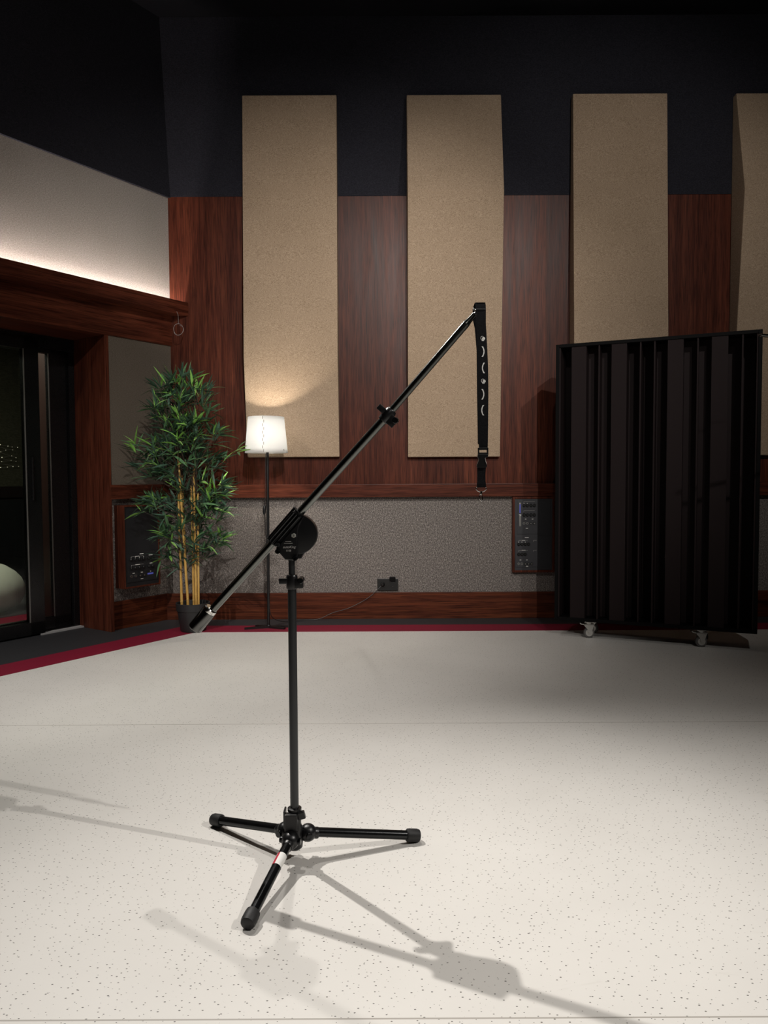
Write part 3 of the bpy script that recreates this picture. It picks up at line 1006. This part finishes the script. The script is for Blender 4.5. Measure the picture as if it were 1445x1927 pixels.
# the long shoot that reaches the lamp and the one at the far left
for root, tip in (((0.03, -0.03, 1.02), (0.335, -0.05, 1.285)), ((-0.08, -0.04, 1.1), (-0.37, -0.04, 1.33))):
    r_, t_ = Vector(root), Vector(tip)
    md = (r_ + t_) / 2 + Vector((0, 0, 0.015))
    twigs.tube([r_, md, t_], [0.0026, 0.002, 0.0013], 5)
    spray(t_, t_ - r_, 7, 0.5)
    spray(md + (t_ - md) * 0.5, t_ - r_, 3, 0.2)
twigs.build('twigs', M['twig'], bp)
leaves.build('foliage', [M['leaf_dark'], M['leaf_mid'], M['leaf_light'], M['leaf_pale']], bp, True, angle=60)

# ------------------------------------------------------------------ wheeled slatted screen (diffuser)
GA = math.radians(-24)
gb = thing('acoustic_screen', (1.166, 5.069, 0), GA, 'tall black slatted acoustic screen on castors in front of the back wall', 'acoustic screen')
GW, GZ0, GZ1, GD = 1.247, 0.115, 1.985, 0.262
m = MB()
m.box(0, 0.022, 0, GD, GZ0, GZ1)
m.box(GW - 0.022, GW, 0, GD, GZ0, GZ1)
m.box(0.022, GW - 0.022, 0, GD, GZ1 - 0.022, GZ1)
m.box(0.022, GW - 0.022, 0, GD, GZ0, GZ0 + 0.022)
m.box(0.022, GW - 0.022, GD - 0.012, GD, GZ0 + 0.022, GZ1 - 0.022)
m.build('frame', M['gobo_frame'], gb, False, 0.002)
zi0, zi1 = GZ0 + 0.022, GZ1 - 0.022
for a, b in ((0.104, 0.201), (0.362, 0.458), (0.707, 0.801), (0.964, 1.058)):
    MB().box(a, b, 0.006, GD - 0.012, zi0, zi1).build('slat', M['gobo'], gb, False, 0.001)
for x in (0.022, 0.278, 0.538, 0.624, 0.880, 1.134, 1.216):
    MB().box(x, x + 0.010, 0.006, GD - 0.012, zi0, zi1).build('fin', M['gobo'], gb, False, 0.001)
for a, b, dpt in ((0.032, 0.104, 0.20), (0.201, 0.278, 0.115), (0.288, 0.362, 0.115), (0.458, 0.538, 0.15), (0.548, 0.624, 0.21), (0.634, 0.707, 0.15),
                  (0.801, 0.880, 0.115), (0.890, 0.964, 0.115), (1.058, 1.134, 0.15), (1.144, 1.216, 0.19)):
    MB().box(a, b, dpt, dpt + 0.01, zi0, zi1).build('well_back', M['gobo'], gb, False)

def castor(parent, x, y, rz, lab=False):
    root = MB()
    R = Matrix.Rotation(rz, 3, 'Z')
    def rot(mb):
        mb.v = [tuple(R @ Vector(p) + Vector((x, y, 0))) for p in mb.v]
        return mb
    rot(root.box(-0.040, 0.040, -0.036, 0.036, GZ0 - 0.005, GZ0))
    # swivel and fork
    f = MB()
    f.lathe([(0.020, 0.094), (0.024, 0.100), (0.024, 0.110)], (-0.005, 0, 0), seg=16)
    for s in (-1, 1):
        f.prism([(-0.035, 0.094), (0.030, 0.094), (0.026, 0.082), (0.007, 0.032), (-0.010, 0.030), (-0.016, 0.060), (-0.038, 0.086)], 'y', s * 0.0165, s * 0.0200)
    f.box(-0.035, 0.030, -0.02, 0.02, 0.090, 0.0955)
    root.v += []
    pl_ = root.build('castor', M['castor'], parent, False, 0.0008)
    rot(f).build('fork', M['castor'], pl_, True)
    w = MB()
    w.lathe([(0.010, -0.0135), (0.024, -0.0135), (0.0245, -0.009), (0.0245, 0.009), (0.024, 0.0135), (0.010, 0.0135)], (-0.003, 0, 0.0362), (0, 1, 0), 28, mi=1)
    w.lathe([(0.0245, -0.013), (0.0335, -0.012), (0.0360, -0.007), (0.0360, 0.007), (0.0335, 0.012), (0.0245, 0.013)], (-0.003, 0, 0.0362), (0, 1, 0), 32)
    w.lathe([(0.007, -0.0225), (0.007, 0.0225)], (-0.003, 0, 0.0362), (0, 1, 0), 10, mi=1)
    rot(w).build('wheel', [M['wheel'], M['castor']], pl_)
    b = MB()
    b.prism([(-0.028, 0.088), (-0.060, 0.092), (-0.068, 0.101), (-0.063, 0.104), (-0.052, 0.097), (-0.028, 0.094)], 'y', -0.014, 0.014)
    rot(b).build('brake_pedal', M['castor'], pl_, False, 0.001)
    return pl_
for (x, y) in ((0.228, 0.045), (0.930, 0.045), (0.228, 0.215), (0.930, 0.215)):
    castor(gb, x, y, math.radians(20) if y < 0.1 else math.radians(160))

# ------------------------------------------------------------------ boom stand at the right edge (only its tip reaches the frame)
rs = thing('boom_stand', (2.62, 3.75, 0), 0, 'brass-tipped boom arm poking in at the right edge above the screen', 'microphone stand')
MB().tube([(-0.745, 0, 1.798), (-0.70, 0, 1.794)], 0.006, 10).build('boom_tip', M['black_paint'], rs)
MB().tube([(-0.735, 0, 1.797), (0.25, 0, 1.70)], 0.0085, 12).build('boom', M['chrome'], rs)
MB().cyl((0, 0, 0.02), (0, 0, 1.73), 0.011).build('pole', M['black_tube'], rs)
MB().lathe([(0.15, 0.0), (0.15, 0.015), (0.02, 0.03)], seg=28).build('base', M['black_paint'], rs)

# ------------------------------------------------------------------ wire loop hanging from the ledge corner
wx = thing('wire_loop', (-1.535, 5.64, 0), 0, 'small coil of grey wire hanging from the end of the wooden ledge', 'wire')
m = MB()
m.tube([(-0.01, 0, 2.345), (0.0, -0.002, 2.32), (0.002, 0, 2.255)], 0.0016, 6)
loop = [(0.0 + 0.036 * math.sin(a) , 0.004 * math.sin(2 * a), 2.213 + 0.043 * math.cos(a)) for a in [2 * math.pi * k / 28 for k in range(28)]]
m.tube(loop, 0.0019, 6, closed=True)
loop = [(0.004 + 0.036 * math.sin(a + 0.2), -0.006 + 0.004 * math.cos(a), 2.205 + 0.036 * math.cos(a)) for a in [2 * math.pi * k / 24 for k in range(19)]]
m.tube(loop, 0.0017, 6)
m.build('coil', M['wire'], wx)

# ------------------------------------------------------------------ the microphone boom stand
SY = 2.10
ms = thing('microphone_stand', (-0.262, SY, 0), 0, 'large black tripod microphone stand with a counterweighted boom in the middle of the floor', 'microphone stand')
K = 0.0015                                    # metres per image pixel at the stand's depth
def E(x, y, d=0.0):
    """elevation drawing of the stand -> local metres; d = towards the back"""
    return Vector(((x - 556.5) * K, d, 0.9385 - (y - 1003) * K))

def B(x, y, d=0.0):
    """same drawing, on the boom: the boom is swung about 9 degrees so its tip is nearer than its counterweight"""
    p = E(x, y)
    depth = 1.0 / (1.0 / SY + (x - 563.0) * 5.5e-5)
    k = depth / SY
    return Vector(((p.x - 0.262) * k + 0.262, depth - SY + d, 1.1 + (p.z - 1.1) * k))

# tripod legs
hub_z = 0.072
def leg_part(foot, a0, sticker=False):
    foot = Vector(foot) - Vector((-0.262, SY, 0))
    d = Vector((foot.x, foot.y, 0)).normalized()
    start = Vector((0, 0, hub_z)) + d * a0
    end = foot - d * 0.012
    m = MB().cyl(start, end, 0.0135, seg=24)
    l = m.build('leg', M['black_tube'], ms)
    ax = (end - start).normalized()
    MB().lathe([(0.0155, 0), (0.0185, 0.003), (0.0192, 0.010), (0.0192, 0.034), (0.0175, 0.038), (0.0175, 0.040), (0.0150, 0.042), (0.006, 0.043)], end - ax * 0.026, ax, 28).build('foot_cap', M['rubber'], l)
    # knuckle: two round cheeks and a bolt across
    side = ax.cross(Vector((0, 0, 1))).normalized()
    c = Vector((0, 0, hub_z)) + d * 0.038
    k = MB()
    k.sphere(c, 0.0255, 24)
    k.lathe([(0.016, 0.0), (0.0165, 0.028), (0.0150, 0.031)], c, ax, 24)
    k.lathe([(0.019, -0.014), (0.019, 0.014)], c, d, 20)
    k.build('knuckle', M['casting'], l, angle=50)
    MB().lathe([(0.0095, -0.031), (0.0095, -0.026), (0.0095, 0.026), (0.0085, 0.031), (0.005, 0.032)], c, side, 16).build('bolt', M['black_tube'], l)
    if sticker:
        st = MB()
        st.lathe([(0.0138, 0.058), (0.0138, 0.104)], start, ax, 24, mi=0, caps=False)
        o = st.build('label_sticker', [M['print'], M['red_label']], l)
        # left half of the wrap is red
        for p in o.data.polygons:
            if (p.center - start).dot(side) > 0.003:
                p.material_index = 1
        w = MB()
        e_up = side.cross(ax)
        for i in range(6):
            cpt = start + ax * (0.063 + i * 0.0068) + (side * 0.82 + e_up * 0.58) * 0.01395
            w.sphere(cpt, 0.0015, 8)
        w.build('label_print', M['print'], o)
    return l
leg_part((0.098, 2.199, 0.0195), 0.050)
leg_part((-0.545, 2.311, 0.0195), 0.050)
leg_part((-0.337, 1.760, 0.0195), 0.050, True)

# hub casting with clamp lever
m = MB()
m.lathe([(0.016, 0.030), (0.022, 0.036), (0.024, 0.055), (0.024, 0.090), (0.0185, 0.104), (0.0185, 0.140), (0.0200, 0.142), (0.0200, 0.150), (0.0135, 0.152)], seg=28)
hub = m.build('hub', M['casting'], ms)
m = MB()
m.box(-0.026, 0.012, -0.030, -0.010, 0.092, 0.142)
m.box(-0.030, -0.024, -0.024, 0.010, 0.098, 0.150)
m.box(0.010, 0.032, -0.022, -0.008, 0.124, 0.146, rot=(0, -0.25, 0))
m.build('clamp_lever', M['casting'], hub, False, 0.003)

# upright: outer tube, clamp, inner tube
MB().cyl((0, 0, 0.10), E(556.3, 1096), 0.0122, seg=28).build('lower_pole', M['pole_tube'], ms)
def clamp_collar(base, ax, lateral, parent, r):
    """split collar with a wing lever on one side and a bolt on the other"""
    ax, lateral = ax.normalized(), lateral.normalized()
    depth = ax.cross(lateral)
    m = MB()
    m.lathe([(r, -0.021), (r + 0.001, -0.019), (r + 0.001, 0.014), (r - 0.002, 0.020)], base, ax, 28)
    R = Matrix((lateral, depth, ax)).transposed()
    def obox(x0, x1, y0, y1, z0, z1, tgt):
        vs = [base + R @ Vector((x, y, z)) for z in (z0, z1) for y in (y0, y1) for x in (x0, x1)]
        tgt.add(vs, [(0, 2, 3, 1), (4, 5, 7, 6), (0, 1, 5, 4), (2, 6, 7, 3), (0, 4, 6, 2), (1, 3, 7, 5)])
    obox(0.008, 0.032, -0.013, 0.013, -0.018, 0.010, m)
    c = m.build('clamp', M['casting'], parent, True, 0.001)
    b = MB()
    for sgn in (-1, 1):
        b.lathe([(0.0085, 0), (0.0085, 0.007), (0.007, 0.009)], base + R @ Vector((0.026, sgn * 0.013, 0.004)), depth * sgn, 18)
    b.build('clamp_bolt', M['black_tube'], c)
    w = MB()
    obox(-0.036, -0.010, -0.010, 0.002, -0.006, 0.010, w)
    w.build('wing_lever', M['casting'], c, True, 0.002)
    return c
clamp_collar(E(556.3, 1092), Vector((0, 0, 1)), Vector((1, 0, 0)), ms, 0.0150)
MB().cyl(E(556.3, 1100), E(556.0, 1048), 0.0090, seg=24).lathe([(0.0098, 0), (0.0105, 0.004), (0.0098, 0.008)], E(556.2, 1052), (0, 0, 1), 24).build('upper_pole', M['pole_tube'], ms)

# swivel head
circ = [(568 + 37.6 * math.cos(2 * math.pi * k / 96), 1002 - 37.6 * math.sin(2 * math.pi * k / 96)) for k in range(96)]
# the disc ends under the boom sleeve, along a chord
nx, ny = 59.6 / 78.2, 50.7 / 78.2
keep = [(x, y) for x, y in circ if (x - 531.0) * nx + (y - 1024.6) * ny > -7.0]
keep.sort(key=lambda q: math.atan2(q[1] - 1010, q[0] - 575))
hd = MB()
hd.prism([(E(x, y).x, E(x, y).z) for x, y in keep], 'y', -0.020, 0.020)
hd.build('swivel_disc', M['casting'], ms, True, 0.003)
plate = MB()
plate.prism([(p.x, p.z) for p in [E(x, y) for x, y in ((583, 966), (572, 988), (569.5, 1012), (570, 1047), (560, 1050), (546, 1049), (534, 1034.5), (528.5, 1027), (532, 1024))]], 'y', -0.026, 0.024)
plate.build('clevis_plate', M['casting'], ms, False, 0.003)
lug = MB()
lug.prism([(p.x, p.z) for p in [E(x, y) for x, y in ((569, 1030), (582, 1037), (579, 1041), (575.5, 1048), (569, 1047.5))]], 'y', -0.018, 0.018)
lug.build('stop_lug', M['casting'], ms, False, 0.002)
for (x, y, r, mt, h) in ((562.8, 1003.3, 0.0068, 'nut', 0.008), (533, 1021, 0.0062, 'pole_tube', 0.007), (532.8, 1033, 0.0075, 'black_tube', 0.010), (565, 1046, 0.0080, 'black_tube', 0.010)):
    b = E(x, y, -0.026)
    MB().lathe([(r, 0), (r, h * 0.7), (r * 0.8, h), (r * 0.4, h), (r * 0.35, h * 0.6)], b, (0, -1, 0), 20 if r > 0.007 else 6).build('bolt', M[mt], ms)
rotx = (math.pi / 2, 0, 0)
text_mesh('nameplate_text', 'autoKing', 0.0098, M['print_dim'], ms, E(554.0, 1027, -0.0264), rotx, 0.35)
text_mesh('model_text', '1108', 0.0075, M['print_dim'], ms, E(552.8, 1033.5, -0.0264), rotx)
m = MB()
for (x0, x1, y) in ((547, 558, 1014.6), (544.5, 560.5, 1018.0)):
    a, b = E(x0, y), E(x1, y)
    m.box(a.x, b.x, -0.0266, -0.026, a.z - 0.0007, a.z + 0.0007)
m.build('small_print', M['print_dim'], ms, False)

# boom: outer tube, clamp, inner tube, thread, counterweight
wA, wB = B(371, 1181), B(402.5, 1142.5)
bd = (B(895, 598) - B(402, 1149)).normalized()
perp = Vector((-bd.z, 0, bd.x)).normalized()    # up-left side of the boom
dep = perp.cross(bd)                            # towards the back
b0, b1 = B(400, 1150.5), B(743, 775.5)
MB().cyl(b0, b1, 0.0118, seg=28).build('boom_tube', M['boom_tube'], ms)
MB().cyl(b1 - bd * 0.03, B(886, 611.5), 0.0100, seg=28).lathe([(0.0100, 0), (0.0078, 0.012), (0.0072, 0.034)], B(886, 611.5), bd, 24).build('boom_extension', M['boom_tube'], ms)
m = MB()
tip0 = B(886, 611.5) + bd * 0.030
m.lathe([(0.0040, 0.0), (0.0040, 0.010), (0.0088, 0.011), (0.0088, 0.014), (0.0045, 0.015), (0.0045, 0.026)], tip0, bd, 18)
m.sphere(tip0 + bd * 0.012 + perp * 0.011, 0.0035, 10)
m.build('boom_thread', M['zinc'], ms)
clamp_collar(B(739, 780), bd, -perp, ms, 0.0150)
# sleeve that carries the boom on the head
m = MB()
sl0, sl1 = B(522.5, 1016.5), B(570.5, 962)
L_ = (sl1 - sl0).length
R = Matrix((bd, dep, perp)).transposed()
def sbox(x0, x1, y0, y1, z0, z1, mb):
    vs = [sl0 + R @ Vector((x, y, z)) for z in (z0, z1) for y in (y0, y1) for x in (x0, x1)]
    mb.add(vs, [(0, 2, 3, 1), (4, 5, 7, 6), (0, 1, 5, 4), (2, 6, 7, 3), (0, 4, 6, 2), (1, 3, 7, 5)])
sbox(0, L_, -0.024, 0.020, -0.0150, 0.0150, m)
m.build('boom_sleeve', M['black_tube'], ms, True, 0.004)
m = MB()
for q, rr in ((-0.009, 0.0042), (0.0005, 0.0042), (0.010, 0.0048)):
    m.cyl(sl0 + bd * 0.002 + perp * q - dep * 0.0245, sl1 - bd * 0.002 + perp * q - dep * 0.0245, rr, seg=14)
m.cyl(sl0 + perp * 0.0155, sl1 + perp * 0.0155, 0.0060, seg=18)
m.build('sleeve_ribs', M['black_tube'], ms)
m = MB()
for base_, s_ in ((sl0, -1), (sl1, 1)):
    m.lathe([(0.0068, 0), (0.0068, 0.004), (0.004, 0.006)], base_ + perp * 0.0155, bd * s_, 12)
    m.lathe([(0.0165, 0), (0.0165, 0.004), (0.0135, 0.005)], base_, bd * s_, 24)
m.build('sleeve_end_caps', M['casting'], ms)
# counterweight
wd = (wB - wA).normalized()
WL_ = (wB - wA).length
MB().lathe([(0.0185, 0.0), (0.0205, 0.0015), (0.0210, 0.004), (0.0210, WL_ - 0.012), (0.0200, WL_ - 0.010)], wA, wd, 40).build('counterweight', M['weight'], ms)
MB().lathe([(0.0198, WL_ - 0.011), (0.0205, WL_ - 0.009), (0.0200, WL_ - 0.001), (0.0160, WL_ + 0.002), (0.0130, WL_ + 0.002)], wA, wd, 40).build('counterweight_ring', M['chrome'], ms)

# ------------------------------------------------------------------ lanyard over the boom tip
LK = 1.0 / (1.0 + (908 - 563) * 5.5e-5 * SY)    # depth of the boom tip relative to the pole
LRX = (-0.262 + (911 - 556.5) * K) * LK
ly = thing('lanyard', (LRX, SY * LK, 0), 0, 'black lanyard with white prints and metal clip hanging from the boom tip', 'lanyard')
def EL(x, y, d=0.0):
    p = E(x, y)
    return Vector(((p.x - 0.262) * LK - LRX, d, 1.1 + (p.z - 1.1) * LK))
def strap(centres, d0, th=0.0012):
    """flat webbing from a list of (x_left, x_right, y, extra depth)"""
    m = MB()
    n = len(centres)
    vs, fs = [], []
    for xl, xr, y, dd in centres:
        for dx in (0, th):
            vs += [EL(xl, y, d0 + dd + dx), EL(xr, y, d0 + dd + dx)]
    for i in range(n - 1):
        a, b = i * 4, i * 4 + 4
        fs += [(a, a + 1, b + 1, b), (a + 3, a + 2, b + 2, b + 3), (a + 1, a + 3, b + 3, b + 1), (a + 2, a, b, b + 2)]
    fs += [(1, 0, 2, 3), (4 * n - 4, 4 * n - 3, 4 * n - 1, 4 * n - 2)]
    m.add(vs, fs)
    return m
front = [(902.5, 920.2, 575.5, 0.002), (902, 920.6, 579, -0.004), (903, 920.8, 590, -0.006), (902.5, 921.0, 612, -0.003), (905.0, 922.5, 632, 0), (906.5, 925.5, 690, 0), (906.8, 926.2, 740, 0), (907.6, 925.8, 790, 0), (908.4, 925.3, 835, 0), (908.8, 924.8, 846, 0)]
strap(front, -0.014).build('strap', M['webbing'], ly, angle=60)
back = [(901, 918, 577, 0.0), (899.5, 918, 584, 0.006), (899.5, 917, 600, 0.006), (902.5, 918, 618, -0.004), (905.5, 921, 660, -0.010), (906.5, 925.0, 740, -0.010), (908.0, 925.0, 835, -0.010)]
strap(back, 0.0115).build('strap', M['webbing'], ly, angle=60)
m = strap([(901.5, 920.5, 574.8, -0.016), (902, 920.8, 573.6, -0.008), (901.2, 921.2, 574.5, 0.006), (900.5, 919, 578, 0.016), (899.3, 917, 589, 0.0195)], 0.0, 0.0016)
m.build('strap_fold', M['webbing'], ly)
MB().box(*sum([[EL(902.6, 590).x, EL(920.8, 590).x], [-0.0225, -0.020], [EL(0, 588.5).z, EL(0, 587.0).z]], [])).build('stitching', M['casting'], ly, False)

def print_arc(cx, cy, sgn):
    """curved bone-like print, bulging to the right (sgn 1) or left (-1)"""
    m = MB()
    pts, rr = [], []
    for i in range(13):
        t = i / 12.0 * 2 - 1
        pts.append(EL(cx + sgn * (3.2 * (1 - t * t) - 1.6), cy + t * 9.6 * (1 if sgn > 0 else 1), -0.01450))
        rr.append(0.0019 if i in (0, 1, 11, 12) else (0.0012 if i == 6 else 0.0015))
    vs, fs = [], []
    for p, r in zip(pts, rr):
        vs += [p + Vector((-r, -0.0002, 0)), p + Vector((r, -0.0002, 0)), p + Vector((-r, 0.0003, 0)), p + Vector((r, 0.0003, 0))]
    for i in range(len(pts) - 1):
        a, b = 4 * i, 4 * i + 4
        fs += [(a, a + 1, b + 1, b), (a + 1, a + 3, b + 3, b + 1), (a + 2, a, b, b + 2)]
    m.add(vs, fs)
    m.build('printed_arc', M['print'], ly, False)
def print_round(cx, cy):
    m = MB()
    ring = [EL(cx - 1.2 + 2.6 * math.cos(a), cy - 0.8 + 3.4 * math.sin(a), -0.01450) for a in [2 * math.pi * k / 20 for k in range(20)]]
    m.tube(ring, 0.0006, 5, closed=True)
    m.lathe([(0.0042, 0), (0.0040, 0.0006)], EL(cx + 1.4, cy, -0.01395), (0, -1, 0), 18)
    m.box(EL(cx - 2.0, 0).x, EL(cx + 2.2, 0).x, -0.01455, -0.01395, EL(0, cy + 4.4).z, EL(0, cy + 1.8).z)
    m.build('printed_badge', M['print'], ly, False)
for cx, cy in ((915.6, 640.5), (916.8, 719)):
    print_round(cx, cy)
for cx, cy, sg in ((916.2, 664.5, 1), (916.6, 694.5, -1), (916.0, 743, 1), (915.4, 772.5, -1)):
    print_arc(cx, cy, sg)
# side-release buckle: slot bar on top, waisted body
m = MB()
def eb(x0, x1, y0, y1, d0, d1, mb):
    a, b = EL(x0, y1), EL(x1, y0)
    mb.box(a.x, b.x, d0, d1, a.z, b.z)
eb(907.0, 909.2, 842, 853, -0.018, -0.006, m)
eb(923.6, 926.0, 842, 853, -0.018, -0.006, m)
eb(907.0, 926.0, 842, 846.2, -0.018, -0.006, m)
eb(907.0, 926.0, 850.8, 854.2, -0.018, -0.006, m)
m.prism([(p.x, p.z) for p in [EL(x, y) for x, y in ((906.6, 854), (926, 854), (925.4, 859), (919.5, 861.5), (923.2, 873.5), (922.8, 878.5), (905, 878.5), (905, 873.5), (908.5, 864), (906.4, 859))]], 'y', -0.018, -0.006)
m.build('buckle', M['knob'], ly, False, 0.0008)
MB().tube([EL(919.8, 861, -0.0185), EL(920.5, 866, -0.0185), EL(922.8, 873, -0.0185)], 0.0006, 6).build('buckle_spring', M['print_dim'], ly)
strap([(905.4, 922.0, 877, 0.0), (905.6, 921.0, 890, 0.0), (905.6, 921.0, 905, 0.0), (904.6, 921.6, 909, -0.003), (904.8, 922.0, 916, -0.001)], -0.014).build('strap', M['webbing'], ly)
dring = [EL(913.2 + 9.8 * math.cos(a), 917.0 + (7.2 if math.sin(a) > 0 else 3.0) * math.sin(a), -0.0125) for a in [2 * math.pi * k / 30 for k in range(30)]]
MB().tube(dring, 0.0011, 8, closed=True).build('d_ring', M['chrome'], ly)
m = MB()
m.lathe([(0.0026, 0), (0.0032, 0.003), (0.0022, 0.008)], EL(913.0, 928.5, -0.0125), (0, 0, 1), 12)
hook = [EL(x, y, -0.0125) for x, y in ((913, 928.5), (910.4, 930), (909.6, 933), (910.4, 937), (911.8, 940), (913.6, 941.3), (915.2, 940), (915.4, 936), (914.8, 931.5), (913.6, 929))]
m.tube(smooth_path(hook, 4), 0.0012, 8)
m.build('swivel_hook', M['chrome'], ly)
